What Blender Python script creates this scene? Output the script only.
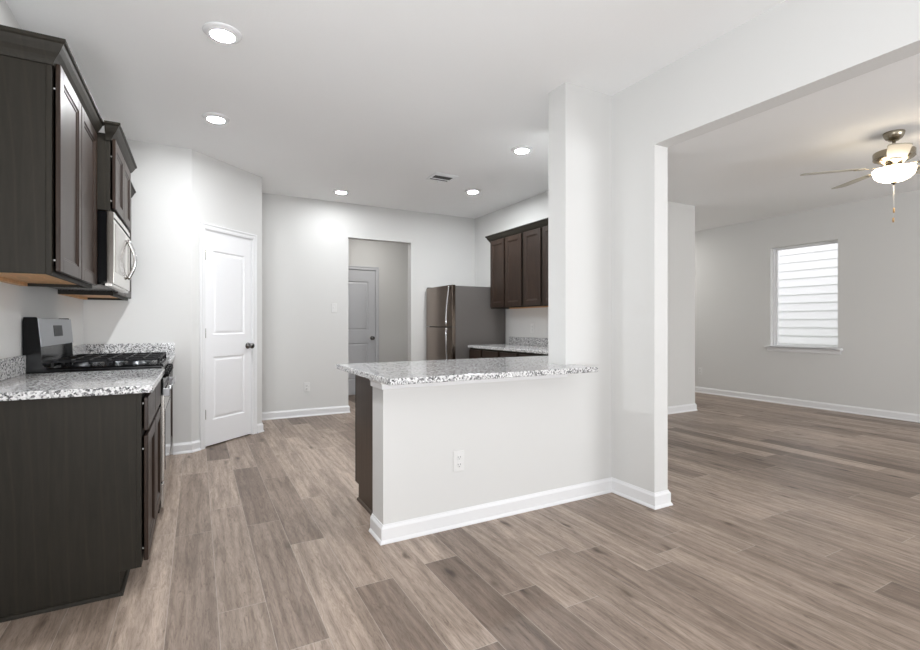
import bpy, bmesh, math, random
from mathutils import Matrix, Vector
for o in list(bpy.data.objects):
    bpy.data.objects.remove(o)
PI = math.pi
random.seed(4)
scn = bpy.context.scene
C = scn.collection

# ------------------------------------------------------------------ camera
YAW = 0.4993
cam_d = bpy.data.cameras.new('camera')
cam = bpy.data.objects.new('camera', cam_d); C.objects.link(cam)
cam.location = (0, 0, 1.1577)
cam.rotation_euler = (PI/2, 0, -YAW)
cam_d.sensor_fit = 'HORIZONTAL'; cam_d.sensor_width = 36
cam_d.lens = 482.31*36/920
cam_d.shift_y = (324.11-325)/920
cam_d.clip_start = 0.02
scn.camera = cam

# ------------------------------------------------------------------ light
w = bpy.data.worlds.new('world'); scn.world = w; w.use_nodes = True
bg = w.node_tree.nodes['Background']
bg.inputs[0].default_value = (0.98, 0.975, 1.0, 1); bg.inputs[1].default_value = 2.0
scn.view_settings.view_transform = 'Standard'
scn.view_settings.look = 'None'
scn.view_settings.gamma = 1.0
scn.view_settings.use_curve_mapping = False
scn.view_settings.exposure = 0.16
KITCHEN_CAN = 540.0
FAN_GLOW = 14.0

def area(name, loc, rot, sx, sy, power, col=(1, 1, 1)):
    l = bpy.data.lights.new(name, 'AREA'); l.shape = 'RECTANGLE'
    l.size = sx; l.size_y = sy; l.energy = power; l.color = col
    o = bpy.data.objects.new(name, l); C.objects.link(o)
    o.location = loc; o.rotation_euler = rot
    return o
# daylight entering through the glass doors and windows behind the camera
# (the patio door opening itself lets the sky in)
area('daylight_living_window', (5.0, -2.9, 1.35), (PI/2+.35, 0, 0), 2.6, 1.7, 100, (0.95, 0.975, 1.0))
# unseen fill light added beside the camera, aimed up to brighten the ceiling
area('ceiling_fill', (-.4, -.3, 1.0), Vector((.42, .45, .79)).to_track_quat('-Z', 'Y').to_euler(), .6, .6, 54, (0.95, 0.975, 1.0))
# fill lights added out of view to brighten the two hallways
area('hall_fill', (2.4, 7.0, 2.70), (0, 0, 0), .35, .35, 8, (1.0, 0.97, 0.93))
area('living_hall_fill', (6.7, 6.0, 2.70), (0, 0, 0), .35, .35, 14, (1.0, 0.97, 0.93))

# ------------------------------------------------------------------ materials
def nodes(name):
    m = bpy.data.materials.new(name); m.use_nodes = True
    nt = m.node_tree
    return m, nt, nt.nodes['Principled BSDF']
def N(nt, t, **kw):
    n = nt.nodes.new(t)
    for k, v in kw.items(): setattr(n, k, v)
    return n
def ramp(nt, stops, interp='LINEAR'):
    r = nt.nodes.new('ShaderNodeValToRGB'); r.color_ramp.interpolation = interp
    el = r.color_ramp.elements
    while len(el) < len(stops): el.new(0.5)
    for e, (p, c) in zip(el, stops):
        e.position = p; e.color = (c[0], c[1], c[2], 1)
    return r
def mix(nt, a, b, fac, mode='MIX'):
    n = nt.nodes.new('ShaderNodeMix'); n.data_type = 'RGBA'; n.blend_type = mode
    for sock, v in ((n.inputs[0], fac), (n.inputs[6], a), (n.inputs[7], b)):
        if isinstance(v, bpy.types.NodeSocket): nt.links.new(v, sock)
        elif isinstance(v, (int, float)): sock.default_value = v
        else: sock.default_value = (v[0], v[1], v[2], 1)
    return n.outputs[2]
def math_n(nt, op, a, b=None):
    n = nt.nodes.new('ShaderNodeMath'); n.operation = op
    for i, v in enumerate((a, b)):
        if v is None: continue
        if isinstance(v, bpy.types.NodeSocket): nt.links.new(v, n.inputs[i])
        else: n.inputs[i].default_value = v
    return n.outputs[0]
def coords(nt, scale=(1, 1, 1), obj=True):
    tc = nt.nodes.new('ShaderNodeTexCoord'); mp = nt.nodes.new('ShaderNodeMapping')
    mp.inputs['Scale'].default_value = scale
    nt.links.new(tc.outputs['Object'], mp.inputs[0])
    return mp.outputs[0]
def bump(nt, bsdf, h, strength, dist):
    b = nt.nodes.new('ShaderNodeBump'); b.inputs['Strength'].default_value = strength
    b.inputs['Distance'].default_value = dist
    nt.links.new(h, b.inputs['Height']); nt.links.new(b.outputs[0], bsdf.inputs['Normal'])

def paint(name, col, rough=0.6, tex=0.15, scale=180, spec=0.3):
    m, nt, b = nodes(name)
    n = N(nt, 'ShaderNodeTexNoise'); n.inputs['Scale'].default_value = scale
    n.inputs['Detail'].default_value = 3
    nt.links.new(coords(nt), n.inputs['Vector'])
    n2 = N(nt, 'ShaderNodeTexNoise'); n2.inputs['Scale'].default_value = 1.2
    nt.links.new(coords(nt), n2.inputs['Vector'])
    c2 = tuple(x*0.97 for x in col)
    nt.links.new(mix(nt, col, c2, n2.outputs[0]), b.inputs['Base Color'])
    b.inputs['Roughness'].default_value = rough
    b.inputs['Specular IOR Level'].default_value = spec
    if tex: bump(nt, b, n.outputs[0], tex, 0.002)
    return m
def plain(name, col, rough=0.5, metal=0.0, spec=0.5, noise=0.06, scale=30):
    m, nt, b = nodes(name)
    n = N(nt, 'ShaderNodeTexNoise'); n.inputs['Scale'].default_value = scale
    nt.links.new(coords(nt), n.inputs['Vector'])
    c2 = tuple(x*(1-noise) for x in col)
    nt.links.new(mix(nt, col, c2, n.outputs[0]), b.inputs['Base Color'])
    b.inputs['Roughness'].default_value = rough
    b.inputs['Metallic'].default_value = metal
    b.inputs['Specular IOR Level'].default_value = spec
    return m
def brushed(name, col, rough=0.25, scl=(3, 3, 200), metal=1.0):
    m, nt, b = nodes(name)
    n = N(nt, 'ShaderNodeTexNoise'); n.inputs['Scale'].default_value = 4
    n.inputs['Detail'].default_value = 4
    nt.links.new(coords(nt, scl), n.inputs['Vector'])
    c2 = tuple(x*0.95 for x in col)
    nt.links.new(mix(nt, col, c2, n.outputs[0]), b.inputs['Base Color'])
    b.inputs['Roughness'].default_value = rough; b.inputs['Metallic'].default_value = metal
    return m
def dark_wood(name, c1, c2, rough=0.35, grain=(14, 14, 1.1), coat=0.15, spec=0.3):
    m, nt, b = nodes(name)
    v = coords(nt, grain)
    n = N(nt, 'ShaderNodeTexNoise'); n.inputs['Scale'].default_value = 3.0
    n.inputs['Detail'].default_value = 7; n.inputs['Roughness'].default_value = 0.65
    n.inputs['Distortion'].default_value = 0.6
    nt.links.new(v, n.inputs['Vector'])
    r = ramp(nt, [(0.3, c2), (0.7, c1)])
    nt.links.new(n.outputs[0], r.inputs[0])
    wv = N(nt, 'ShaderNodeTexWave', wave_type='RINGS'); wv.inputs['Scale'].default_value = 1.6
    wv.inputs['Distortion'].default_value = 5; wv.inputs['Detail'].default_value = 2
    nt.links.new(coords(nt, (3.5, 3.5, 0.5)), wv.inputs['Vector'])
    rr = ramp(nt, [(0.0, (1, 1, 1)), (0.92, (1, 1, 1)), (1.0, (1.18, 1.16, 1.12))])
    nt.links.new(wv.outputs['Fac'], rr.inputs[0])
    nt.links.new(mix(nt, r.outputs[0], rr.outputs[0], 1.0, 'MULTIPLY'), b.inputs['Base Color'])
    b.inputs['Roughness'].default_value = rough
    b.inputs['Specular IOR Level'].default_value = spec
    b.inputs['Coat Weight'].default_value = coat; b.inputs['Coat Roughness'].default_value = 0.3
    bump(nt, b, n.outputs[0], 0.05, 0.001)
    return m
def granite(name):
    m, nt, b = nodes(name)
    v = coords(nt)
    v.node.inputs['Rotation'].default_value = (0.37, 0.53, 0.29); v.node.inputs['Location'].default_value = (0.31, 0.17, 0.23)
    def vor(scale, stops):
        x = N(nt, 'ShaderNodeTexVoronoi'); x.inputs['Scale'].default_value = scale
        nt.links.new(v, x.inputs['Vector'])
        s = N(nt, 'ShaderNodeSeparateColor'); nt.links.new(x.outputs['Color'], s.inputs[0])
        r = ramp(nt, stops, 'CONSTANT'); nt.links.new(s.outputs[0], r.inputs[0])
        return r.outputs[0]
    a = vor(135, [(0, (0.015, 0.015, 0.017)), (0.16, (0.12, 0.12, 0.125)), (0.30, (0.78, 0.78, 0.78)), (0.58, (0.45, 0.45, 0.46)), (0.76, (0.9, 0.9, 0.9))])
    bb = vor(380, [(0, (0.02, 0.02, 0.02)), (0.16, (0.28, 0.28, 0.29)), (0.36, (0.85, 0.85, 0.85))])
    col = mix(nt, a, bb, 0.22)
    n = N(nt, 'ShaderNodeTexNoise'); n.inputs['Scale'].default_value = 40
    nt.links.new(v, n.inputs['Vector'])
    r = ramp(nt, [(0.35, (0.85, 0.85, 0.85)), (0.65, (1, 1, 1))]); nt.links.new(n.outputs[0], r.inputs[0])
    nt.links.new(mix(nt, col, r.outputs[0], 1.0, 'MULTIPLY'), b.inputs['Base Color'])
    b.inputs['Roughness'].default_value = 0.1
    b.inputs['Specular IOR Level'].default_value = 0.5
    return m
def plank_floor(name):
    m, nt, b = nodes(name)
    tc = N(nt, 'ShaderNodeTexCoord'); sp = N(nt, 'ShaderNodeSeparateXYZ')
    nt.links.new(tc.outputs['Object'], sp.inputs[0])
    W, L = 0.178, 1.22
    xs = math_n(nt, 'DIVIDE', math_n(nt, 'ADD', sp.outputs[0], 20.04), W)
    row = math_n(nt, 'FLOOR', xs); fx = math_n(nt, 'FRACT', xs)
    wn = N(nt, 'ShaderNodeTexWhiteNoise', noise_dimensions='1D'); nt.links.new(row, wn.inputs['W'])
    ys = math_n(nt, 'ADD', math_n(nt, 'DIVIDE', math_n(nt, 'ADD', sp.outputs[1], 20), L), wn.outputs['Value'])
    colm = math_n(nt, 'FLOOR', ys); fy = math_n(nt, 'FRACT', ys)
    cb = N(nt, 'ShaderNodeCombineXYZ'); nt.links.new(row, cb.inputs[0]); nt.links.new(colm, cb.inputs[1])
    wid = N(nt, 'ShaderNodeTexWhiteNoise', noise_dimensions='2D'); nt.links.new(cb.outputs[0], wid.inputs['Vector'])
    tone = wid.outputs['Value']
    base = ramp(nt, [(0.0, (0.175, 0.130, 0.103)), (0.2, (0.275, 0.213, 0.173)), (0.6, (0.365, 0.290, 0.238)), (1.0, (0.44, 0.354, 0.294))])
    nt.links.new(tone, base.inputs[0])
    # grain, shifted for each plank
    off = N(nt, 'ShaderNodeVectorMath', operation='SCALE'); off.inputs['Scale'].default_value = 13.7
    nt.links.new(wid.outputs['Color'], off.inputs[0])
    add = N(nt, 'ShaderNodeVectorMath', operation='ADD')
    nt.links.new(tc.outputs['Object'], add.inputs[0]); nt.links.new(off.outputs[0], add.inputs[1])
    mp = N(nt, 'ShaderNodeMapping'); mp.inputs['Scale'].default_value = (30, 3.0, 1); nt.links.new(add.outputs[0], mp.inputs[0])
    g = N(nt, 'ShaderNodeTexNoise'); g.inputs['Scale'].default_value = 2.2; g.inputs['Detail'].default_value = 9
    g.inputs['Roughness'].default_value = 0.78; g.inputs['Distortion'].default_value = 1.6
    nt.links.new(mp.outputs[0], g.inputs['Vector'])
    gr = ramp(nt, [(0.30, (0.36, 0.33, 0.30)), (0.43, (0.80, 0.78, 0.76)), (0.52, (1.0, 1.0, 1.0)), (0.70, (1.30, 1.30, 1.29))])
    nt.links.new(g.outputs[0], gr.inputs[0])
    c = mix(nt, base.outputs[0], gr.outputs[0], 1.0, 'MULTIPLY')
    # broad cathedral figure
    mp2 = N(nt, 'ShaderNodeMapping'); mp2.inputs['Scale'].default_value = (5, 0.55, 1); nt.links.new(add.outputs[0], mp2.inputs[0])
    g2 = N(nt, 'ShaderNodeTexNoise'); g2.inputs['Scale'].default_value = 2.6; g2.inputs['Detail'].default_value = 3
    g2.inputs['Distortion'].default_value = 1.2
    nt.links.new(mp2.outputs[0], g2.inputs['Vector'])
    gr2 = ramp(nt, [(0.32, (0.70, 0.685, 0.67)), (0.6, (1.08, 1.08, 1.08))]); nt.links.new(g2.outputs[0], gr2.inputs[0])
    c = mix(nt, c, gr2.outputs[0], 1.0, 'MULTIPLY')
    # wavy annual-ring lines
    wv = N(nt, 'ShaderNodeTexWave', wave_type='BANDS', bands_direction='X'); wv.inputs['Scale'].default_value = 4.2
    wv.inputs['Distortion'].default_value = 7.0; wv.inputs['Detail'].default_value = 3; wv.inputs['Detail Scale'].default_value = 0.9
    mp4 = N(nt, 'ShaderNodeMapping'); mp4.inputs['Scale'].default_value = (1.5, 0.16, 1); nt.links.new(add.outputs[0], mp4.inputs[0])
    nt.links.new(mp4.outputs[0], wv.inputs['Vector'])
    wr = ramp(nt, [(0.0, (0.87, 0.86, 0.85)), (0.35, (1, 1, 1)), (1.0, (1.04, 1.04, 1.04))]); nt.links.new(wv.outputs['Fac'], wr.inputs[0])
    c = mix(nt, c, wr.outputs[0], 1.0, 'MULTIPLY')
    # knots
    mp3 = N(nt, 'ShaderNodeMapping'); mp3.inputs['Scale'].default_value = (7.0, 2.4, 1); nt.links.new(add.outputs[0], mp3.inputs[0])
    vo = N(nt, 'ShaderNodeTexVoronoi'); vo.inputs['Scale'].default_value = 1.0
    dm = N(nt, 'ShaderNodeTexNoise'); dm.inputs['Scale'].default_value = 9; nt.links.new(add.outputs[0], dm.inputs['Vector'])
    md = N(nt, 'ShaderNodeVectorMath', operation='MULTIPLY_ADD'); md.inputs[1].default_value = (0.30, 0.22, 0)
    nt.links.new(dm.outputs['Color'], md.inputs[0]); nt.links.new(mp3.outputs[0], md.inputs[2])
    nt.links.new(md.outputs[0], vo.inputs['Vector'])
    kr = ramp(nt, [(0.0, (0.14, 0.11, 0.09)), (0.06, (0.40, 0.37, 0.34)), (0.13, (0.82, 0.81, 0.80)), (0.22, (1, 1, 1))]); nt.links.new(vo.outputs['Distance'], kr.inputs[0])
    c = mix(nt, c, kr.outputs[0], 1.0, 'MULTIPLY')
    # seams: thin bevelled joints
    def edge(f, t):
        return math_n(nt, 'MAXIMUM', math_n(nt, 'LESS_THAN', f, t), math_n(nt, 'GREATER_THAN', f, 1-t))
    seam = math_n(nt, 'MAXIMUM', edge(fx, 0.0065), edge(fy, 0.0013))
    c = mix(nt, c, (0.50, 0.45, 0.40), math_n(nt, 'MULTIPLY', seam, 0.55))
    nt.links.new(c, b.inputs['Base Color'])
    b.inputs['Roughness'].default_value = 0.42
    b.inputs['Specular IOR Level'].default_value = 0.4
    bump(nt, b, math_n(nt, 'SUBTRACT', g.outputs[0], seam), 0.08, 0.0015)
    return m
def emit(name, col, s):
    m, nt, b = nodes(name)
    b.inputs['Base Color'].default_value = (*col, 1)
    b.inputs['Emission Color'].default_value = (*col, 1); b.inputs['Emission Strength'].default_value = s
    return m
def glass(name):
    m, nt, b = nodes(name)
    b.inputs['Base Color'].default_value = (0.98, 0.98, 0.98, 1)
    b.inputs['Transmission Weight'].default_value = 1.0
    b.inputs['Roughness'].default_value = 0.0; b.inputs['IOR'].default_value = 1.01
    return m

M = dict(
    wall=paint('wall_paint', (0.715, 0.715, 0.703), 0.6, 0.12),
    ceil=paint('ceiling_paint', (0.94, 0.945, 0.945), 0.9, 0.3, 90),
    trim=plain('white_trim_enamel', (0.83, 0.835, 0.845), 0.3, noise=0.01),
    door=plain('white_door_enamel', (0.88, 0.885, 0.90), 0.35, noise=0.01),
    halldoor=plain('hall_door_tone', (0.58, 0.59, 0.615), 0.35, noise=0.01),  # greyer and darker than the pantry door; hall door and its casing
    floor=plank_floor('vinyl_plank'),
    cab=dark_wood('espresso_wood', (0.028, 0.0245, 0.019), (0.020, 0.0175, 0.0135), 0.55, coat=0.0, spec=0.2),
    cabfront=dark_wood('espresso_door', (0.036, 0.021, 0.014), (0.018, 0.011, 0.008), 0.38, coat=0.05, spec=0.28),
    brownpanel=dark_wood('brown_cabinet_end_panel', (0.085, 0.060, 0.043), (0.062, 0.043, 0.031), 0.45, coat=0.0),
    raw=dark_wood('natural_maple_underside', (0.62, 0.37, 0.18), (0.50, 0.28, 0.13), 0.5, (12, 2, 2), 0.0),
    gran=granite('speckled_granite'),
    black=plain('black_enamel', (0.003, 0.003, 0.0035), 0.2, spec=0.15),
    iron=plain('black_cast_iron', (0.008, 0.008, 0.009), 0.5, spec=0.2),
    void=plain('dark_gap', (0.012, 0.011, 0.01), 0.8),
    steel=brushed('brushed_stainless', (0.56, 0.54, 0.51), 0.24, (3, 3, 40)),
    steelh=brushed('satin_stainless_panel', (0.30, 0.31, 0.33), 0.38, (3, 160, 3)),
    fridge=brushed('fridge_stainless', (0.27, 0.22, 0.185), 0.22, (3, 3, 120)),
    fridgeside=plain('fridge_grey_side', (0.125, 0.115, 0.108), 0.5),
    handle=plain('satin_grey_handle', (0.34, 0.34, 0.35), 0.3, 0.9, noise=0.02),
    chrome=plain('polished_chrome', (0.75, 0.75, 0.76), 0.12, 1.0),
    nickel=plain('satin_nickel', (0.36, 0.32, 0.25), 0.25, 1.0),
    knob=plain('dark_pewter', (0.16, 0.155, 0.15), 0.25, 1.0),
    gwin=plain('smoked_glass', (0.03, 0.03, 0.032), 0.06),
    mwwin=plain('microwave_window_mesh', (0.36, 0.325, 0.285), 0.14, 0.85, noise=0.02),
    mwsteel=plain('mirror_polished_stainless', (0.66, 0.63, 0.58), 0.09, 1.0, noise=0.02),
    display=plain('dark_display', (0.03, 0.032, 0.036), 0.5, spec=0.2),
    plate=plain('white_plastic_plate', (0.77, 0.77, 0.76), 0.35, noise=0.01),
    slot=plain('outlet_slot', (0.12, 0.12, 0.12), 0.5),
    can=emit('led_disc', (0.96, 0.98, 1.0), KITCHEN_CAN),
    candim=emit('led_disc_dimmed', (0.96, 0.98, 1.0), KITCHEN_CAN*0.4),
    bowl=emit('frosted_bowl_glass', (1.0, 0.84, 0.62), FAN_GLOW),
    blade=plain('pale_fan_blade', (0.46, 0.43, 0.36), 0.4),
    bladeedge=plain('white_blade_edge', (0.8, 0.79, 0.76), 0.4),
    cord=plain('white_cord', (0.8, 0.79, 0.76), 0.5),
    fob=plain('wooden_fob', (0.55, 0.36, 0.17), 0.4),
    glass=glass('window_glass'),
    siding=paint('white_lap_siding', (0.80, 0.80, 0.81), 0.6, 0.1),
    vdark=plain('vent_shadow', (0.09, 0.088, 0.085), 0.7),
    grass=plain('lawn', (0.10, 0.16, 0.05), 0.9, noise=0.4, scale=3),
)

# ------------------------------------------------------------------ mesh helpers
class MB:
    def __init__(s): s.bm = bmesh.new()
    def box(s, x0, x1, y0, y1, z0, z1, bev=0.0, seg=1):
        t = bmesh.new()
        bmesh.ops.create_cube(t, size=1)
        for v in t.verts:
            v.co = Vector((x0+(v.co.x+.5)*(x1-x0), y0+(v.co.y+.5)*(y1-y0), z0+(v.co.z+.5)*(z1-z0)))
        if bev: bmesh.ops.bevel(t, geom=t.edges[:], offset=bev, segments=seg, affect='EDGES', profile=0.5)
        return s.merge(t)
    def merge(s, t, mat=None):
        if mat is not None: bmesh.ops.transform(t, matrix=mat, verts=t.verts[:])
        me = bpy.data.meshes.new('t'); t.to_mesh(me); t.free()
        s.bm.from_mesh(me); bpy.data.meshes.remove(me)
        return s
    def lathe(s, prof, seg=32, mat=None):
        t = bmesh.new(); rings = []
        for r, z in prof:
            rings.append([t.verts.new((max(r, 1e-4)*math.cos(2*PI*i/seg), max(r, 1e-4)*math.sin(2*PI*i/seg), z)) for i in range(seg)])
        for a, b in zip(rings, rings[1:]):
            for i in range(seg):
                t.faces.new((a[i], a[(i+1) % seg], b[(i+1) % seg], b[i]))
        t.faces.new(rings[0][::-1]); t.faces.new(rings[-1])
        bmesh.ops.recalc_face_normals(t, faces=t.faces[:])
        for f in t.faces: f.smooth = True
        return s.merge(t, mat)
    def cyl(s, p, q, r, seg=16):
        p, q = Vector(p), Vector(q); d = q-p
        m = Matrix.Translation(p) @ d.to_track_quat('Z', 'Y').to_matrix().to_4x4()
        L = d.length; e = min(r*0.15, L*0.1)
        return s.lathe([(r-e, 0), (r, e), (r, L-e), (r-e, L)], seg, m)
    def tube(s, pts, r, seg=10, sy=1.0):
        pts = [Vector(p) for p in pts]; t = bmesh.new(); rings = []
        up = Vector((0.3, 0.2, 1)).normalized()
        for i, p in enumerate(pts):
            d = (pts[min(i+1, len(pts)-1)]-pts[max(i-1, 0)]).normalized()
            if i == 0:
                a = d.orthogonal().normalized()
            else:
                a = (a-d*a.dot(d)).normalized()
            b = d.cross(a)
            rings.append([t.verts.new(p+a*r*math.cos(2*PI*k/seg)+b*r*sy*math.sin(2*PI*k/seg)) for k in range(seg)])
        for A, B in zip(rings, rings[1:]):
            for i in range(seg): t.faces.new((A[i], A[(i+1) % seg], B[(i+1) % seg], B[i]))
        t.faces.new(rings[0][::-1]); t.faces.new(rings[-1])
        bmesh.ops.recalc_face_normals(t, faces=t.faces[:])
        for f in t.faces: f.smooth = True
        return s.merge(t)
    def prism(s, pts, z0, z1, bev=0.0, mat=None):
        t = bmesh.new()
        lo = [t.verts.new((x, y, z0)) for x, y in pts]; hi = [t.verts.new((x, y, z1)) for x, y in pts]
        n = len(pts); t.faces.new(lo[::-1]); t.faces.new(hi)
        for i in range(n): t.faces.new((lo[i], lo[(i+1) % n], hi[(i+1) % n], hi[i]))
        bmesh.ops.recalc_face_normals(t, faces=t.faces[:])
        if bev: bmesh.ops.bevel(t, geom=t.edges[:], offset=bev, segments=2, affect='EDGES', profile=0.5)
        return s.merge(t, mat)
    def sweep(s, prof, path):
        """profile of (out, z) swept along an XY path; out = to the right of travel, mitred corners"""
        P = [Vector((x, y, 0)) for x, y in path]; t = bmesh.new(); rings = []
        dirs = [(b-a).normalized() for a, b in zip(P, P[1:])]
        for i, p in enumerate(P):
            if i == 0: nrm = Vector((dirs[0].y, -dirs[0].x, 0)); k = 1
            elif i == len(P)-1: nrm = Vector((dirs[-1].y, -dirs[-1].x, 0)); k = 1
            else:
                n1 = Vector((dirs[i-1].y, -dirs[i-1].x, 0)); n2 = Vector((dirs[i].y, -dirs[i].x, 0))
                nrm = (n1+n2).normalized(); k = 1/max(nrm.dot(n1), .2)
            rings.append([t.verts.new(p+nrm*k*o+Vector((0, 0, z))) for o, z in prof])
        n = len(prof)
        for A, B in zip(rings, rings[1:]):
            for i in range(n): t.faces.new((A[i], A[(i+1) % n], B[(i+1) % n], B[i]))
        t.faces.new(rings[0][::-1]); t.faces.new(rings[-1])
        bmesh.ops.recalc_face_normals(t, faces=t.faces[:])
        return s.merge(t)
    def xf(s, m):
        bmesh.ops.transform(s.bm, matrix=m, verts=s.bm.verts[:]); return s
    def build(s, name, mat, parent=None, kind=None):
        me = bpy.data.meshes.new(name); s.bm.to_mesh(me); s.bm.free()
        me.materials.append(M[mat]); o = bpy.data.objects.new(name, me); C.objects.link(o)
        if parent: o.parent = parent
        if kind: o['kind'] = kind
        return o
def thing(name, label, cat, loc=(0, 0, 0), rz=0, group=None):
    o = bpy.data.objects.new(name, None); C.objects.link(o); o.empty_display_size = 0.1
    o.location = loc; o.rotation_euler = (0, 0, rz); o['label'] = label; o['category'] = cat
    if group: o['group'] = group
    return o
def tag(o, label, cat, group=None):
    o['label'] = label; o['category'] = cat
    if group: o['group'] = group
    return o
def struct(name, mb, mat, parent=None):
    return mb.build(name, mat, parent, None if parent else 'structure')
def copy_tree(o, parent=None):
    c = o.copy(); C.objects.link(c)
    if parent: c.parent = parent
    for ch in list(o.children): copy_tree(ch, c)
    return c

# ------------------------------------------------------------------ room dimensions
H = 2.74
XL = -0.824                       # left kitchen wall
YP = 4.988; XP = -0.043           # wall behind the range end, meets the angled pantry wall
XA, YA = 0.615, 5.586             # angled wall's far corner
YB = 6.244                        # kitchen back wall
XR = 3.662                        # kitchen right wall
XC, YF, YK = 2.113, 2.4346, 2.610 # column and half wall
XW0, XW1, YS = 2.527, 2.650, 2.078  # wall of the wide opening
ZO = 2.2894
XPE = 0.865; YD = 3.10
XLIV = 7.472; YST = 4.171; XST = 5.867
YN = -3.0

struct('floor', MB().box(XL-.1, XLIV+.1, YN-.1, 8.0, -0.1, 0), 'floor')
struct('ceiling', MB().box(XL-.1, XLIV+.1, YN-.1, 8.0, H, H+.1), 'ceil')
# left wall with the side window behind the camera
m = MB(); m.box(XL-.1, XL, YN, -2.2, 0, H).box(XL-.1, XL, -2.2, -.2, 0, .55).box(XL-.1, XL, -2.2, -.2, 2.3, H).box(XL-.1, XL, -.2, YP+.1, 0, H)
struct('wall_left', m, 'wall')
struct('wall_range_end', MB().box(XL, XP, YP, YP+.1, 0, H), 'wall')
ang = math.atan2(YA-YP, XA-XP); LA = math.hypot(XA-XP, YA-YP)
DA0, DA1, DAH = 0.135, 0.752, 2.05     # door opening in the angled wall
m = MB().box(0, DA0, 0, .11, 0, H).box(DA1, LA, 0, .11, 0, H).box(DA0, DA1, 0, .11, DAH, H)
o = struct('wall_pantry', m, 'wall'); o.location = (XP, YP, 0); o.rotation_euler = (0, 0, ang)
MA = Matrix.Translation((XP, YP, 0)) @ Matrix.Rotation(ang, 4, 'Z')
struct('wall_pantry_return', MB().box(XA-.1, XA, YA, YB, 0, H), 'wall')
# back wall with cased-less opening
OX0, OX1, OZ, YB1 = 1.741, 2.626, 2.294, YB+.112
m = MB().box(XA-.1, OX0, YB, YB1, 0, H).box(OX1, XR, YB, YB1, 0, H).box(OX0, OX1, YB, YB1, OZ, H)
struct('wall_back', m, 'wall')
YH = 7.76
struct('wall_hall_end', MB().box(0.6, 4.0, YH, YH+.1, 0, H), 'wall')
struct('wall_hall_left', MB().box(0.6, 0.7, YB1, YH, 0, H), 'wall')
struct('wall_hall_right', MB().box(3.7, 3.8, YB1, YH, 0, H), 'wall')
struct('wall_right', MB().box(XR, XR+.09, YD, YB1, 0, H), 'wall')
# column / divider wall and half wall
struct('wall_column', MB().box(XC, XW0, YF, YK, 0, H), 'wall')
struct('wall_divider', MB().box(XW1, XR+.09, YD-.09, YD, 0, H), 'wall')
struct('wall_peninsula', MB().box(XPE, XC, YF, YK, 0, .858), 'wall')
# wall of the wide opening to the living room
m = MB().box(XW0, XW1, YS, YD, 0, H).box(XW0, XW1, -1.2, YS, ZO, H).box(XW0, XW1, YN, -1.2, 0, H)
struct('wall_opening', m, 'wall')
struct('wall_living_stub', MB().box(XR+.09, XST, YST, YST+.11, 0, H), 'wall')
struct('wall_living_hall_left', MB().box(XST-.11, XST, YST+.11, 7.0, 0, H), 'wall')
struct('wall_living_hall_end', MB().box(XST-.11, XLIV, 7.0, 7.1, 0, H), 'wall')
# living room outer wall with window
WY0, WY1, WZ0, WZ1 = 3.222, 4.079, 0.815, 2.285
m = MB().box(XLIV, XLIV+.14, YN, WY0, 0, H).box(XLIV, XLIV+.14, WY1, 7.1, 0, H).box(XLIV, XLIV+.14, WY0, WY1, 0, WZ0).box(XLIV, XLIV+.14, WY0, WY1, WZ1, H)
struct('wall_living', m, 'wall')
# front wall behind the camera: patio door and living window openings
m = MB().box(XL, -.7, YN-.1, YN, 0, H).box(-.7, 2.0, YN-.1, YN, 2.35, H).box(2.0, 3.7, YN-.1, YN, 0, H).box(3.7, 6.3, YN-.1, YN, 0, .5).box(3.7, 6.3, YN-.1, YN, 2.25, H).box(6.3, XLIV, YN-.1, YN, 0, H)
struct('wall_front', m, 'wall')

# ------------------------------------------------------------------ baseboards
BB = [(0, 0), (.022, 0), (.022, .006), (.018, .014), (.0135, .019), (.0135, .076), (.010, .083), (.006, .089), (.004, .096), (0, .096)]
def base(name, path): return struct(name, MB().sweep(BB, path), 'trim')
e = 0.0005
def pa(t, off=0):   # point on the angled wall at distance t
    v = MA @ Vector((t, off, 0)); return (v.x, v.y)
base('baseboard_left', [(XL+e, YN+.01), (XL+e, 2.44)])
base('baseboard_range_end', [(-.185, YP-e), (XP, YP-e), pa(.083, -e)])
base('baseboard_pantry', [pa(.808, -e), (XA+e, YA-e), (XA+e, YB-e), (OX0+e, YB-e), (OX0+e, YB1-e)])
base('baseboard_back', [(OX1-e, YB1-e), (OX1-e, YB-e), (2.80, YB-e)])
base('baseboard_hall', [(2.668, YH-e), (3.7-e, YH-e), (3.7-e, YB1+.03)])
base('baseboard_peninsula', [(XPE-e, YK), (XPE-e, YF-e), (XW0-e, YF-e), (XW0-e, YS-e), (XW1+e, YS-e), (XW1+e, YD-.09-e), (XR+.09+e, YD-.09-e), (XR+.09+e, YST-e), (XST+e, YST-e), (XST+e, 6.99)])
base('baseboard_living', [(XLIV-e, 6.99), (XLIV-e, YN+.01)])

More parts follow.
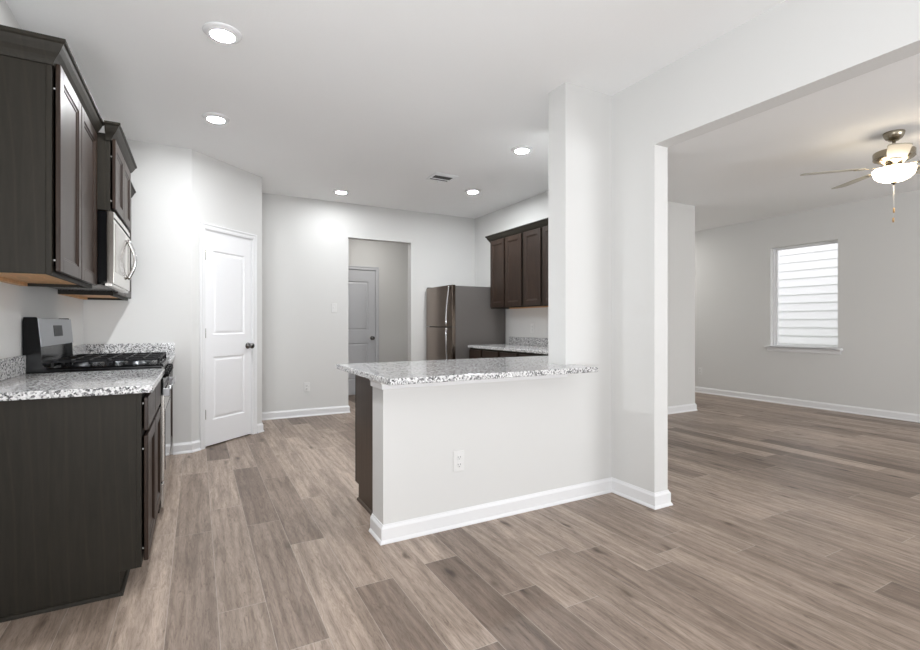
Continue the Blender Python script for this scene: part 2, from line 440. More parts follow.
# ------------------------------------------------------------------ doors
def panel_door(name, w, h, t, panels, mat='door'):
    """slab in local x (width), y (0 front .. t back), z; moulded two panel relief on the front"""
    bm = bmesh.new()
    xs = [0, panels[0][0], panels[0][1], w]
    m = MB()
    px0, px1 = panels[0][0], panels[0][1]
    m.box(0, px0, 0, t, 0, h).box(px1, w, 0, t, 0, h)
    zc = 0
    for (a, b_, z0, z1) in panels:
        m.box(px0, px1, 0, t, zc, z0); zc = z1
    m.box(px0, px1, 0, t, zc, h)
    for (a, b_, z0, z1) in panels:      # sunk moulding, then raised field
        t2 = bmesh.new()
        def ring(i, y): return [t2.verts.new((a+i, y, z0+i)), t2.verts.new((b_-i, y, z0+i)), t2.verts.new((b_-i, y, z1-i)), t2.verts.new((a+i, y, z1-i))]
        R = [ring(0, 0), ring(.006, .007), ring(.014, .010), ring(.022, .0085), ring(.036, .003), ring(.040, .0025)]
        for A, B in zip(R, R[1:]):
            for i in range(4): t2.faces.new((A[i], A[(i+1) % 4], B[(i+1) % 4], B[i]))
        t2.faces.new(R[-1])
        Bk = ring(0, t); t2.faces.new(Bk[::-1])
        bmesh.ops.recalc_face_normals(t2, faces=t2.faces[:])
        m.merge(t2)
    bm.free()
    return struct(name, m, mat)
CAS = [(0, 0), (0, .055), (.005, .0575), (.013, .056), (.016, .045), (.0135, .020), (.016, .012), (.012, .004), (.008, 0)]
def casing(name, w, h, cw=.057, parent_m=None, mat='trim'):
    """casing round an opening: three mitred bars, in the local XZ plane, front towards -y"""
    t = bmesh.new(); prof = [(0, 0), (0, .011), (.3, .013), (.55, .011), (.8, .017), (.95, .016), (1, .010), (1, 0)]
    def ring(cx, cz, sx, sz): return [t.verts.new((cx+sx*cw*u, -y, cz+sz*cw*u)) for u, y in prof]
    R = [ring(0, 0, -1, 0), ring(0, h, -1, 1), ring(w, h, 1, 1), ring(w, 0, 1, 0)]
    n = len(prof)
    for A, B in zip(R, R[1:]):
        for i in range(n): t.faces.new((A[i], A[(i+1) % n], B[(i+1) % n], B[i]))
    t.faces.new(R[0][::-1]); t.faces.new(R[-1])
    bmesh.ops.recalc_face_normals(t, faces=t.faces[:])
    m = MB(); m.merge(t); o = struct(name, m, mat); o.matrix_world = parent_m
    return o
def knob(parent, x, z, y0=0):
    R = Matrix.Translation((x, y0, z)) @ Matrix.Rotation(PI/2, 4, 'X')
    MB().lathe([(.032, 0.0003), (.032, .004), (.026, .008), (.013, .010), (.011, .03), (.016, .036), (.027, .044), (.030, .055), (.027, .066), (.016, .073), (0, .075)], 24, R).build('door_knob', 'knob', parent)
def hinges(parent, x, zs):
    for z in zs:
        MB().cyl((x+.006, -.0075, z-.045), (x+.006, -.0075, z+.045), .007, 10).box(x+.006, x+.018, -.0018, -.0003, z-.045, z+.045).build('hinge', 'nickel', parent)
dw = DA1-DA0
# pantry door
ps = (.107, dw-.125)
d1 = panel_door('door_1', dw-.024, 2.028, .035, [(.098, dw-.120, .235, .835), (.098, dw-.120, 1.045, 1.845)])
d1.matrix_world = MA @ Matrix.Translation((DA0+.012, .006, .012))
knob(d1, dw-.024-.052, .922); hinges(d1, -.0045, (.30, 1.06, 1.79))
jm = MB().box(DA0, DA0+.011, -.001, .111, 0, DAH-.011).box(DA1-.011, DA1, -.001, .111, 0, DAH-.011).box(DA0, DA1, -.001, .111, DAH-.011, DAH+.0)
o = struct('trim_1', jm, 'trim'); o.matrix_world = MA
casing('trim_2', dw-.012, DAH-.005, .056, MA @ Matrix.Translation((DA0+.006, -.001, 0)))
MB().box(DA0, DA1, .09, .10, 0, DAH).build('wall_pantry_inner', 'wall', None, 'structure').matrix_world = MA
# hall door
hw = .76; HX = 2.603-hw
d2 = panel_door('door_2', hw, 2.03, .035, [(.115, hw-.115, .235, .835), (.115, hw-.115, 1.045, 1.845)], 'halldoor')
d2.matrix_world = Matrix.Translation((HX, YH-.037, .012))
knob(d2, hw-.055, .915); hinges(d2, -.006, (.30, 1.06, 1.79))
casing('trim_3', hw+.012, 2.05, .057, Matrix.Translation((HX-.006, YH-.038, 0)), 'halldoor')
struct('trim_4', MB().box(HX-.062, HX-.003, YH-.037, YH, 0, 2.10).box(HX+hw+.003, HX+hw+.062, YH-.037, YH, 0, 2.10).box(HX-.003, HX+hw+.003, YH-.037, YH, 2.046, 2.10), 'halldoor')

# ------------------------------------------------------------------ living room window
wn = MB()
fx0, fx1 = XLIV+.07, XLIV+.125
wn.box(fx0, fx1, WY0, WY0+.012, WZ0, WZ1).box(fx0, fx1, WY1-.02, WY1, WZ0, WZ1).box(fx0, fx1, WY0+.012, WY1-.02, WZ0, WZ0+.02).box(fx0, fx1, WY0+.012, WY1-.02, WZ1-.02, WZ1)
win = struct('window_1', wn, 'trim')
sash = MB(); a, b_ = WY0+.012, WY1-.02
sash.box(fx0+.012, fx1-.006, a, a+.014, WZ0+.02, WZ1-.02).box(fx0+.012, fx1-.006, b_-.03, b_, WZ0+.02, WZ1-.02)
sash.box(fx0+.012, fx1-.006, a+.014, b_-.03, WZ0+.02, WZ0+.04).box(fx0+.012, fx1-.006, a+.014, b_-.03, WZ1-.035, WZ1-.02)
sash.build('sash', 'trim', win)
MB().box(fx0+.028, fx0+.032, a+.014, b_-.03, WZ0+.04, WZ1-.035).build('window_pane', 'glass', win)
struct('trim_5', MB().box(XLIV-.055, fx0-.0005, WY0+.0005, WY1-.0005, WZ0-.0, WZ0+.018, .004).box(XLIV-.055, XLIV-.0005, WY0-.06, WY1+.06, WZ0-.004, WZ0+.018, .005, 2), 'trim')
struct('trim_6', MB().sweep([(0, WZ0-.062), (.010, WZ0-.062), (.016, WZ0-.045), (.016, WZ0-.02), (.024, WZ0-.0045), (0, WZ0-.0045)], [(XLIV-.0005, WY1+.04), (XLIV-.0005, WY0-.04)]), 'trim')

# neighbouring house: lap siding outside the window
sid = MB(); exq = .155; n = 40
for i in range(n):
    z = -.3+i*exq
    t = bmesh.new()
    vs = [t.verts.new(p) for p in [(0, -2, z), (0, -2, z+exq+.012), (.014, -2, z+exq+.012), (.014, -2, z), (0, 12, z), (0, 12, z+exq+.012), (.014, 12, z+exq+.012), (.014, 12, z)]]
    # lower edge kicks out over the board below
    vs[0].co.x = vs[4].co.x = -.016; vs[3].co.x = vs[7].co.x = -.002
    for f in ((0, 1, 2, 3), (7, 6, 5, 4), (0, 4, 5, 1), (1, 5, 6, 2), (2, 6, 7, 3), (3, 7, 4, 0)): t.faces.new([vs[k] for k in f])
    bmesh.ops.recalc_face_normals(t, faces=t.faces[:])
    sid.merge(t)
hs = thing('neighbouring_house', 'white lap siding wall of the house next door, seen through the living room window', 'house', (10.0, 0, -.3))
sid.xf(Matrix.Translation((0, 0, .3))).build('siding', 'siding', hs)
MB().box(.02, .25, -2, 12, 0, 6.1).build('house_wall', 'siding', hs)
struct('ground', MB().box(XLIV+.15, 14, -6, 14, -.42, -.32), 'grass')

# ------------------------------------------------------------------ cabinets
def cab_door(parent, x0, x1, z0, z1, yf, name='door', t=.017, rail=.057, mat='cabfront'):
    """recessed panel door, front face at y = yf - t"""
    m = MB(); y1 = yf; y0 = yf-t
    bv = .0025
    w_ = x1-x0
    rl = min(rail, w_*.3, (z1-z0)*.3)
    m.box(x0, x0+rl, y0, y1, z0, z1, bv).box(x1-rl, x1, y0, y1, z0, z1, bv)
    m.box(x0+rl-.002, x1-rl+.002, y0, y1, z0, z0+rl, bv).box(x0+rl-.002, x1-rl+.002, y0, y1, z1-rl, z1, bv)
    t2 = bmesh.new(); a, b_, c, d = x0+rl-.001, x1-rl+.001, z0+rl-.001, z1-rl+.001
    def ring(i, y): return [t2.verts.new((a+i, y, c+i)), t2.verts.new((b_-i, y, c+i)), t2.verts.new((b_-i, y, d-i)), t2.verts.new((a+i, y, d-i))]
    R = [ring(0, y0+.002), ring(.004, y0+.0055), ring(.010, y0+.006), ring(.014, y0+.010)]
    for A, B in zip(R, R[1:]):
        for i in range(4): t2.faces.new((A[i], A[(i+1) % 4], B[(i+1) % 4], B[i]))
    t2.faces.new(R[-1]); Bk = ring(0, y1-.001); t2.faces.new(Bk[::-1])
    for i in range(4): t2.faces.new((R[0][i], Bk[i], Bk[(i+1) % 4], R[0][(i+1) % 4]))
    bmesh.ops.recalc_face_normals(t2, faces=t2.faces[:]); m.merge(t2)
    return m.build(name, mat, parent)
def upper_cabinet(label, w_, d, h, loc, rz, doors, group=None, gap=.008):
    """back at y=0, front frame at y=-d, x 0..w"""
    r = thing('wall_cabinet', label, 'cabinet', loc, rz, group)
    m = MB()
    m.box(0, .016, -d+.018, 0, 0, h, .001).box(w_-.016, w_, -d+.018, 0, 0, h, .001)
    m.box(.016, w_-.016, -.012, 0, .02, h).box(.016, w_-.016, -d+.02, -.012, h-.016, h)
    m.build('body', 'cab', r)
    MB().box(.016, w_-.016, -d+.0185, -.0125, .016, .030).box(.016, w_-.016, -.03, -.0005, -.001, .0158).build('cabinet_bottom', 'raw', r)['label'] = 'unstained maple underside'
    f = MB(); st = .038
    f.box(0, st, -d, -d+.0178, -.002, h, .001).box(w_-st, w_, -d, -d+.0178, -.002, h, .001)
    f.box(st, w_-st, -d, -d+.0178, -.002, st, .001).box(st, w_-st, -d, -d+.0178, h-st, h, .001)
    xs = sorted(set([x for dd in doors for x in dd]))
    for k in range(len(doors)-1):
        xm = (doors[k][1]+doors[k+1][0])/2
        f.box(xm-.02, xm+.02, -d+.0002, -d+.0178, st, h-st)
    f.build('face_frame', 'cab', r)
    for (a, b_) in doors:
        cab_door(r, a, b_, .014, h-.02, -d-gap)
        for zz in (.06, h-.12): MB().cyl((a+.012, -d-gap-.0003, zz), (a+.012, -d-.0003, zz), .004, 8).build('bumper', 'plate', r)
    return r
CROWN = [(0, -.016), (.006, -.016), (.009, -.006), (.012, 0), (.018, .010), (.030, .026), (.041, .046), (.046, .058), (.052, .062), (.055, .066), (.055, .076), (0, .076)]
ZU, HU = 1.36, .885
ZT = ZU+HU                                # door-height top; crown sits over the top edge
gx = .002
up1 = upper_cabinet('dark espresso two door wall cabinet nearest, left of the microwave', .868, .305, HU, (XL+gx, 2.507, ZU), PI/2, [(.018, .428), (.440, .852)])
MB().sweep([(a, b_+HU-.022) for a, b_ in CROWN], [(-.0005, 0), (-.0005, -.3055), (.868, -.3055)]).build('crown_molding', 'cab', up1)
HM = .437
up2 = upper_cabinet('short dark wall cabinet mounted above the microwave', .762, .385, HM, (XL+gx, 3.379, 1.808), PI/2, [(.016, .376), (.386, .746)])
MB().sweep([(a, b_+HM-.022) for a, b_ in CROWN], [(-.0005, -.365), (-.0005, -.3855), (.7625, -.3855), (.7625, -.36)]).build('crown_molding', 'cab', up2)
up3 = upper_cabinet('dark wall cabinet beyond the microwave, against the end wall', .836, .305, HU, (XL+gx, 4.145, ZU), PI/2, [(.018, .412), (.424, .818)])
MB().sweep([(a, b_+HU-.022) for a, b_ in CROWN], [(-.0, -.3055), (.838, -.3055)]).build('crown_molding', 'cab', up3)

# right wall upper cabinets (local x runs towards the camera)
xs_far = 5.312
d_a = 5.312-5.03; 
def rx_(y): return xs_far-y
upr = upper_cabinet('dark four door wall cabinet over the counter on the right wall beside the refrigerator', xs_far-3.80, .305, HU, (XR-gx, xs_far, ZU), -PI/2,
    [(.018, rx_(4.985)), (rx_(4.955), rx_(4.622)), (rx_(4.578), rx_(4.262)), (rx_(4.222), rx_(3.82))], gap=.004)
MB().sweep([(a, b_+HU-.022) for a, b_ in CROWN], [(-.0005, 0), (-.0005, -.3055), (xs_far-3.7995, -.3055), (xs_far-3.7995, 0)]).build('crown_molding', 'cab', upr)

def base_cabinet(label, w_, d, h, loc, rz, doors, shoe=None, group=None, gap=.007, toe=.078, drawer=True):
    r = thing('base_cabinet', label, 'cabinet', loc, rz, group)
    for x0 in (0, w_-.016):
        m = MB(); pts = [(0, 0), (-d+toe, 0), (-d+toe, .10), (-d+.018, .10), (-d+.018, h), (0, h)]
        R = Matrix(((0, 0, 1, x0), (1, 0, 0, 0), (0, 1, 0, 0), (0, 0, 0, 1)))
        m.prism(pts, 0, .016, 0, R); m.build('side_panel', 'cab', r)
    m = MB(); m.box(.016, w_-.016, -d+.02, 0, .10, .116).box(.016, w_-.016, -.01, 0, .116, h).box(.016, w_-.016, -d+toe, -d+toe+.012, 0, .0998).build('body', 'cab', r)
    f = MB(); st = .038
    f.box(0, st, -d, -d+.0178, .10, h, .001).box(w_-st, w_, -d, -d+.0178, .10, h, .001)
    f.box(st, w_-st, -d, -d+.0178, .10, .10+st, .001).box(st, w_-st, -d, -d+.0178, h-st, h, .001).box(st, w_-st, -d, -d+.0178, h-.205, h-.170, .001)
    for k in range(len(doors)-1):
        xm = (doors[k][1]+doors[k+1][0])/2
        f.box(xm-.02, xm+.02, -d+.0002, -d+.0178, .10+st, h-st)
    f.build('face_frame', 'cab', r)
    for (a, b_) in doors:
        cab_door(r, a, b_, .118, h-.190, -d-gap)
        MB().box(a, b_, -d-gap-.017, -d-gap, h-.168, h-.022, .003, 2).build('drawer', 'cabfront', r)
        for zz in (.17, h-.25, h-.05): MB().cyl((a+.012, -d-gap-.0003, zz), (a+.012, -d-.0003, zz), .004, 8).build('bumper', 'plate', r)
    if shoe:
        MB().sweep([(0.0003, 0), (.014, 0), (.013, .007), (.009, .013), (.0003, .016)], shoe).build('shoe_molding', 'cab', r)
    return r
HB = .858
wb = 3.379-2.507
bc1 = base_cabinet('dark espresso base cabinet nearest on the left, its plain side panel facing the room', wb, .610, HB, (XL+gx, 2.507, 0), PI/2, [(.018, .430), (.442, wb-.018)],
    shoe=[(0, 0), (0, -.610+.078), (wb, -.610+.078)])
bc2 = base_cabinet('dark base cabinet beyond the stove, against the end wall', .834, .610, HB, (XL+gx, 4.148, 0), PI/2, [(.018, .408), (.420, .816)])
bcr = base_cabinet('dark base cabinet run along the right wall below the counter', 5.325-3.26, .610, HB, (XR-gx, 5.325, 0), -PI/2,
    [(.018, 5.325-5.03), (5.325-4.99, 5.325-4.65), (5.325-4.61, 5.325-4.28), (5.325-4.24, 5.325-3.80), (5.325-3.76, 5.325-3.30)], gap=.004)
XE = .938
wp = 2.52-XE
bcp = base_cabinet('dark peninsula base cabinet behind the white half wall, brown end panel showing', wp, .585, HB, (XE+wp, YK+.001, 0), PI, [(.018, .52), (.54, 1.04), (1.06, wp-.018)],
    shoe=[(wp, -.585+.078), (wp, 0)], gap=.004)
for c in bcp.children:
    if c.name.startswith(('side_panel', 'shoe_molding')): c.data.materials[0] = M['brownpanel']

# ------------------------------------------------------------------ countertops
ZC0, ZC1 = .860, .892
ct = thing('countertop', 'speckled granite countertop nearest on the left, between the end panel and the stove', 'countertop', (XL, 2.48, ZC0))
MB().box(.001, .655, 0, 3.378-2.48, 0, ZC1-ZC0, .004, 2).build('slab', 'gran', ct)
MB().box(.001, .021, 0, 3.378-2.48, ZC1-ZC0, .132, .002).build('backsplash', 'gran', ct)
ct = thing('countertop', 'speckled granite countertop beyond the stove in the far left corner', 'countertop', (XL, 4.147, ZC0))
MB().box(.001, .655, 0, YP-4.147-.001, 0, ZC1-ZC0, .004, 2).build('slab', 'gran', ct)
MB().box(.001, .021, 0, YP-4.147-.021, ZC1-ZC0, .132, .002).build('backsplash', 'gran', ct)
MB().box(.001, .652, YP-4.147-.021, YP-4.147-.001, ZC1-ZC0, .132, .002).build('backsplash', 'gran', ct)
# peninsula + right run, one L shaped slab notched round the column
ct = thing('countertop', 'large L shaped speckled granite counter on the white half wall, wrapping to the right wall', 'countertop', (0, 0, ZC0))
YCF = 2.215
pts = [(.815, YCF), (2.185, YCF), (2.185, YF-.001), (XC-.001, YF-.001), (XC-.001, YK+.001), (XW0-.001, YK+.001), (XW0-.001, YD+.001), (XR-.001, YD+.001), (XR-.001, 5.342), (3.025, 5.342), (3.025, 3.22), (.815, 3.22)]
MB().prism(pts, 0, ZC1-ZC0, .004).build('slab', 'gran', ct)
MB().box(XR-.021, XR-.001, YD+.02, 5.32, ZC1-ZC0, .132, .002).build('backsplash', 'gran', ct)
# cove trim under the overhang
CV = [(0, .812), (.010, .812), (.012, .816), (.012, .838), (.019, .848), (.021, .8585), (0, .8585)]
struct('trim_7', MB().sweep(CV, [(XPE-.0005, YK), (XPE-.0005, YF-.0005), (2.118, YF-.0005)]), 'trim')

# ------------------------------------------------------------------ gas range
rg = thing('gas_range', 'stainless and black gas range between the left countertops', 'stove', (XL+.003, 3.3815, 0), PI/2)
WR = .762
bd = MB(); bd.box(0, WR, -.625, -.02, .03, .90, .003)
for x in (.05, WR-.05):
    for y in (-.57, -.08): bd.cyl((x, y, 0), (x, y, .031), .02, 10)
bd.build('body', 'black', rg)
# front: drawer, door, control panel
MB().box(.003, WR-.003, -.646, -.6255, .055, .205, .006, 2).build('drawer', 'steel', rg)
od = MB(); od.box(.003, WR-.003, -.650, -.6255, .213, .735, .008, 2); od = od.build('oven_door', 'steel', rg)
MB().box(.06, WR-.06, -.6525, -.6502, .27, .63, .002).build('oven_window', 'gwin', od)
hd = MB(); hd.tube([(.012, -.674, .762), (WR-.012, -.674, .762)], .010, 12)
for x in (.022, WR-.022): hd.box(x-.012, x+.012, -.678, -.6403, .722, .770, .003)
hd.build('oven_handle', 'handle', od)
cp = MB(); R = Matrix(((0, 0, 1, .002), (1, 0, 0, 0), (0, 1, 0, 0), (0, 0, 0, 1)))
cp.prism([(-.6255, .745), (-.640, .745), (-.646, .80), (-.636, .898), (-.6255, .898)], 0, WR-.004, .002, R)
cp = cp.build('control_panel', 'black', rg)
for i in range(5):
    x = .09+i*(WR-.18)/4
    d = Vector((0, -math.cos(.1), math.sin(.1))); p = Vector((x, -.6405, .850))
    q = d.to_track_quat('Z', 'Y').to_matrix().to_4x4()
    MB().lathe([(.024, .0005), (.024, .010), (.019, .014), (.018, .026), (.015, .029), (0, .0295)], 20, Matrix.Translation(p) @ q).build('burner_knob', 'black', cp)
# cooktop
tp = MB(); tp.box(.0, WR, -.645, -.09, .9005, .912, .004, 2)
tp.box(.0, WR, -.645, -.625, .912, .918, .003).box(0, .02, -.625, -.09, .912, .918, .003).box(WR-.02, WR, -.625, -.09, .912, .918, .003)
tp = tp.build('cooktop', 'black', rg)
for (x, y, r_) in ((.19, -.49, .045), (.19, -.22, .036), (.57, -.49, .05), (.57, -.22, .036), (.38, -.36, .042)):
    bo = MB().lathe([(r_*1.25, .9125), (r_*1.25, .917), (r_, .920), (r_, .929), (r_*.9, .931), (0, .931)], 24, Matrix.Translation((x, y, 0))).build('burner', 'steelh', rg)
    MB().lathe([(r_*.82, .9315), (r_*.85, .936), (r_*.7, .939), (0, .939)], 24, Matrix.Translation((x, y, 0))).build('burner_cap', 'iron', bo)
for (x0, x1) in ((.025, .272), (.276, .486), (.490, WR-.025)):
    g = MB(); z0, z1 = .942, .954; y0, y1 = -.625, -.115
    b = .006
    g.box(x0, x1, y0, y0+2*b, z0, z1, .002).box(x0, x1, y1-2*b, y1, z0, z1, .002).box(x0, x0+2*b, y0, y1, z0, z1, .002).box(x1-2*b, x1, y0, y1, z0, z1, .002)
    xm = (x0+x1)/2
    g.box(xm-b, xm+b, y0, y1, z0, z1+.003, .002)
    for k in range(1, 6):
        yy = y0+k*(y1-y0)/6; g.box(x0, x1, yy-b*.8, yy+b*.8, z0, z1+.003, .002)
    for x in (x0+b, x1-b):
        for y in (y0+b, (y0+y1)/2, y1-b): g.box(x-b, x+b, y-b, y+b, .9125 if y != y0+b else .919, z0+.001)
    for v in g.bm.verts:       # front rail slopes down like the cast grate
        pass
    g.build('grate', 'iron', rg)
# backguard: black ends and riser, tilted stainless panel with display
bgd = MB(); R = Matrix(((0, 0, 1, 0), (1, 0, 0, 0), (0, 1, 0, 0), (0, 0, 0, 1)))
side = [(-.002, .88), (-.135, .885), (-.108, .905), (-.088, .93), (-.080, .96), (-.078, 1.035), (-.064, 1.188), (-.056, 1.196), (-.006, 1.196), (-.002, 1.17)]
bgd.prism(side, 0, .012, .001, R)
R2 = Matrix(((0, 0, 1, WR-.012), (1, 0, 0, 0), (0, 1, 0, 0), (0, 0, 0, 1))); bgd.prism(side, 0, .012, .001, R2)
bgd.box(.012, WR-.012, -.050, -.002, .919, 1.03)
core = [(-.002, 1.03), (-.074, 1.03), (-.058, 1.188), (-.002, 1.188)]
R3 = Matrix(((0, 0, 1, .012), (1, 0, 0, 0), (0, 1, 0, 0), (0, 0, 0, 1))); bgd.prism(core, 0, WR-.024, .001, R3)
bgd = bgd.build('backguard', 'black', rg)
pn = MB(); pn.prism([(-.0745, 1.034), (-.082, 1.034), (-.0685, 1.190), (-.0585, 1.189)], 0, WR-.002, .001, Matrix(((0, 0, 1, .001), (1, 0, 0, 0), (0, 1, 0, 0), (0, 0, 0, 1))))
pn = pn.build('backguard_panel', 'steelh', bgd)
fr = lambda z: -.082+(z-1.034)*(.0135/.156)
MB().prism([(fr(1.085)-.0002, 1.085), (fr(1.085)-.002, 1.085), (fr(1.15)-.002, 1.15), (fr(1.15)-.0002, 1.15)], 0, .20, 0, Matrix(((0, 0, 1, .29), (1, 0, 0, 0), (0, 1, 0, 0), (0, 0, 0, 1)))).build('clock_display', 'display', pn)

# ------------------------------------------------------------------ microwave
ZM0, ZM1 = 1.388, 1.804
mw = thing('microwave', 'stainless over the range microwave with black case under the short cabinet', 'microwave', (XL+.004, 3.381, ZM0), PI/2)
hm = ZM1-ZM0; wm = .757
MB().box(0, wm, -.368, 0, .012, hm, .003).build('case', 'black', mw)
fm = MB(); t = bmesh.new()
pts = []
# gently bowed stainless front
prof = []
for i in range(13):
    u = i/12; prof.append((u*wm, -.4005-.003*math.sin(PI*u) if 0 < u < 1 else -.4005))
pts = [(wm, -.3685), (0, -.3685)] + prof
fm.prism(pts, .004, hm-.002, .001); fm = fm.build('front_panel', 'mwsteel', mw)
# door window and control area, on the bowed front
def bow(x): return -.4005-.003*math.sin(PI*min(max(x/wm, .001), .999))
def strip(x0, x1, z0, z1, out, n=8):
    p = [(x0+(x1-x0)*i/n) for i in range(n+1)]
    return [(x, bow(x)-.0002) for x in p[::-1]]+[(x, bow(x)-out) for x in p]
MB().prism(strip(.07, .48, 0, 0, .0015), .075, hm-.06).build('door_window', 'mwwin', fm)
MB().prism(strip(.645, .735, 0, 0, .002), .08, hm-.06).build('keypad', 'mwwin', fm)
MB().prism(strip(.010, wm-.010, 0, 0, .003), hm-.040, hm-.034).build('vent_slot', 'void', fm)
hz = [(.605, bow(.605)-.004-.040*math.sin(PI*k/14), .075+.265*k/14) for k in range(15)]
MB().tube(hz, .012, 14).build('handle', 'chrome', fm)
lp = MB(); lp.prism([(0.002, -.36), (wm-.002, -.36), (wm-.002, -.392), (.002, -.392)], -.012, .0035, .001)
lp.build('vent_lip', 'steel', mw)
MB().box(.02, wm-.02, -.34, -.02, -.004, .0115).build('bottom_grille', 'black', mw)

# ------------------------------------------------------------------ refrigerator
YF0 = 5.412; WFr = .790
fg = thing('refrigerator', 'tall top freezer refrigerator, brownish stainless doors and grey side', 'refrigerator', (XR-.012, YF0+WFr, 0), -PI/2)
DB, DD = .762, .060      # body depth and door depth
MB().box(0, WFr, -DB, 0, .03, 1.648, .006, 2).build('body', 'fridgeside', fg)
ft = MB()
for x in (.06, WFr-.06):
    for y in (-DB+.05, -.05): MB().cyl((x, y, 0), (x, y, .0305), .022, 10).build('foot', 'black', fg)
ft.box(.01, WFr-.01, -DB-.02, -DB-.0005, .03, .10)
ft.build('base_grille', 'black', fg)
def fdoor(z0, z1, name):
    p = [(WFr, -DB-.003), (0, -DB-.003)]
    for i in range(17):
        u = i/16; x = u*WFr
        c = min(u, 1-u)*WFr
        y = -DB-DD+.014 - .014*math.sin(min(c/.35, 1)*PI/2)
        p.append((x, y))
    m = MB(); m.prism(p, z0, z1, .002)
    return m.build(name, 'fridge', fg)
dt = fdoor(1.127, 1.658, 'freezer_door'); db_ = fdoor(.105, 1.115, 'refrigerator_door')
xh = WFr-.055
def fh(z0, z1, par, flip):
    n = 16; pts = []
    for k in range(n+1):
        u = k/n
        v = u if flip else 1-u
        s = math.sin(PI*.5*min(v*1.02, 1))
        if v > .94: s *= 1-(v-.94)/.06*.25
        pts.append((xh-.006*s, -DB-DD-.006-.040*s, z0+(z1-z0)*u))
    MB().tube(pts, .011, 10, 1.3).build('handle', 'chrome', par)
fh(1.135, 1.640, dt, 0); fh(.45, 1.108, db_, 1)
MB().box(.02, .09, -DB-.05, -DB+.06, 1.6585, 1.670, .004, 2).build('hinge_cover', 'fridgeside', fg)

# ------------------------------------------------------------------ outlets and switches (wall plate in local XZ, front -y)
def outlet(label, mtx, group=None, sw=False, nm=None):
    r = thing('light_switch' if sw else 'wall_outlet', label, 'switch' if sw else 'outlet')
    r.matrix_world = mtx
    MB().box(-.036, .036, -.006, -.0005, -.059, .059, .003, 2).build('cover_plate', 'plate', r)
    if sw:
        MB().box(-.006, .006, -.0135, -.0062, -.004, .013, .001).build('toggle', 'plate', r)
    else:
        for zz in (.021, -.021):
            s_ = MB(); s_.lathe([(.0165, 0), (.0165, .0015), (.015, .002), (0, .002)], 20, Matrix.Translation((0, -.0062, zz)) @ Matrix.Rotation(PI/2, 4, 'X'))
            s_ = s_.build('socket', 'plate', r)
            MB().box(-.0085, -.0055, -.0094, -.0084, zz-.001, zz+.007).box(.0055, .0085, -.0094, -.0084, zz-.001, zz+.007).cyl((0, -.0084, zz-.008), (0, -.0094, zz-.008), .0028, 8).build('slots', 'slot', s_)
    sc = MB()
    for zz in ((.045, -.045) if sw else (0,)): sc.cyl((0, -.0062, zz), (0, -.0075, zz), .003, 8)
    sc.build('screw', 'plate', r)
    return r
T = Matrix.Translation
outlet('white duplex outlet low on the peninsula half wall', T((1.318, YF, .373)))
outlet('white duplex outlet low on the back kitchen wall beside the pantry corner', T((1.213, YB, .367)))
outlet('white light switch on the back wall left of the hall opening', T((1.553, YB, 1.366)), sw=True)
outlet('white outlet above the granite backsplash on the right kitchen wall', T((XR, 4.83, 1.105)) @ Matrix.Rotation(-PI/2, 4, 'Z'))
outlet('white outlet low on the living room wall at far left of the window', T((XLIV, 5.215, .365)) @ Matrix.Rotation(-PI/2, 4, 'Z'))

# ------------------------------------------------------------------ recessed ceiling lights
def can_light(label, x, y):
    r = thing('ceiling_light', label, 'ceiling light', (x, y, H), 0, None)
    MB().lathe([(.096, -.0005), (.098, -.004), (.093, -.008), (.066, -.021), (.061, -.021), (.058, -.017), (.0, -.017)], 40).build('trim_ring', 'trim', r)
    MB().lathe([(.0575, -.0175), (.0575, -.0195), (0, -.0200)], 40).build('lens', 'can', r)
    return r
L0 = can_light('round white ceiling light nearest the camera, above the left cabinets', .122, 2.915)
for (x, y, lb) in ((.128, 4.139, 'round white ceiling light second in line, in front of the pantry corner'),
                   (1.507, 5.715, 'round white ceiling light near the back wall, above the hall opening'),
                   (2.872, 4.945, 'round white ceiling light between the air vent and the right wall'),
                   (2.58, 3.56, 'round white ceiling light just left of the white column top')):
    c = copy_tree(L0); c.location = (x, y, H); c['label'] = lb
    if y > 5.5:          # the one close to the back wall is dimmed
        for k in c.children:
            if k.name.startswith('lens'):
                k.data = k.data.copy(); k.data.materials[0] = M['candim']

# ------------------------------------------------------------------ air vent
vt = thing('ceiling_vent', 'white rectangular ceiling air vent with dark louvers near the back lights', 'vent', (2.315, 4.655, H))
wx, wy = .135, .130
m = MB(); m.box(-wx, wx, -wy, -wy+.045, -.010, -.0005, .003).box(-wx, wx, wy-.045, wy, -.010, -.0005, .003)
m.box(-wx, -wx+.03, -wy+.045, wy-.045, -.010, -.0005).box(wx-.03, wx, -wy+.045, wy-.045, -.010, -.0005); m.build('frame', 'trim', vt)
MB().box(-wx+.03, wx-.03, -wy+.045, wy-.045, -.003, -.0005).build('duct_opening', 'vdark', vt)
for k in range(6):
    t = MB().box(-wx+.03, wx-.03, -.0015, .0015, -.005, .005); y = -wy+.055+k*.030
    t.xf(T((0, y, -.009)) @ Matrix.Rotation(.7, 4, 'X')).build('louver', 'trim' if k in (0, 4) else 'vdark', vt)
MB().box(-.004, .004, wy-.03, wy-.022, -.03, -.010).build('damper_lever', 'trim', vt)

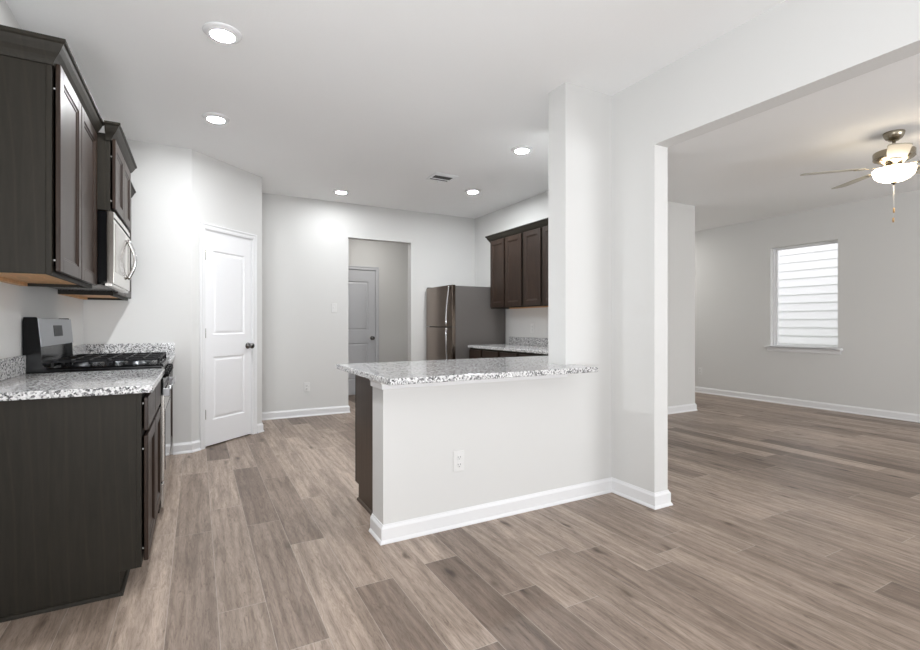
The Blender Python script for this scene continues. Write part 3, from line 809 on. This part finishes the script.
# ------------------------------------------------------------------ ceiling fan
BP = -9
fan = thing('ceiling_fan', 'brushed nickel five blade ceiling fan with glowing frosted bowl light', 'ceiling fan', (5.05, 1.78, H))
MB().lathe([(.070, -.0005), (.071, -.006), (.067, -.028), (.054, -.052), (.032, -.068), (.018, -.072), (0, -.072)], 36).build('canopy', 'nickel', fan)
MB().cyl((0, 0, -.15), (0, 0, -.0725), .0125, 14).build('downrod', 'nickel', fan)
MB().lathe([(0, -.1505), (.05, -.150), (.11, -.152), (.132, -.158), (.136, -.165), (.134, -.205), (.136, -.212), (.128, -.222), (.09, -.242), (.06, -.262), (.05, -.270), (0, -.270)], 40).build('motor_housing', 'nickel', fan)
MB().lathe([(0, -.2705), (.055, -.271), (.058, -.285), (.085, -.292), (.09, -.300), (0, -.300)], 32).build('light_fitter', 'nickel', fan)
MB().lathe([(.134, -.3005), (.138, -.305), (.137, -.330), (.126, -.360), (.102, -.384), (.07, -.400), (.03, -.408), (0, -.410)], 40).build('bowl_shade', 'bowl', fan)
MB().lathe([(0, -.4105), (.022, -.411), (.020, -.418), (.009, -.422), (.008, -.432), (0, -.434)], 20).build('finial', 'nickel', fan)
ch = MB().cyl((.0, 0, -.62), (.0, 0, -.4345), .0016, 6).build('pull_chain', 'cord', fan)
MB().lathe([(0, -.665), (.006, -.664), (.0075, -.645), (.006, -.624), (0, -.6205)], 12).build('fob', 'fob', ch)
ch2 = MB().cyl((.0, .004, -.70), (.0, .004, -.42), .0009, 6).build('pull_chain', 'cord', fan)
MB().lathe([(0, -.743), (.006, -.742), (.0075, -.723), (.006, -.704), (0, -.7005)], 12, T((0, .004, 0))).build('fob', 'fob', ch2)
for k in range(5):
    a = math.radians(130.5-72*k)
    RB = Matrix.Rotation(a, 4, 'Z')
    tilt = T((0, 0, -.282)) @ Matrix.Rotation(math.radians(BP), 4, 'X')
    n = 10; P = [(.20, -.052), (.30, -.060), (.45, -.066), (.60, -.070), (.625, -.066), (.642, -.050), (.648, -.02)]
    P = P+[(x, -y) for x, y in P[::-1]]
    bl = MB().prism(P, 0, .006, .0012); bl.xf(RB @ tilt); bl = bl.build('blade', 'blade', fan)
    ir = MB().prism([(.10, -.016), (.17, -.012), (.20, -.028), (.255, -.040), (.275, 0), (.255, .040), (.20, .028), (.17, .012), (.10, .016)], -.005, -.0005, .001)
    for (x, y) in ((.225, -.022), (.225, .022), (.255, 0)): ir.cyl((x, y, -.008), (x, y, -.005), .005, 8)
    ir.xf(RB @ tilt); ir.build('blade_iron', 'nickel', fan)
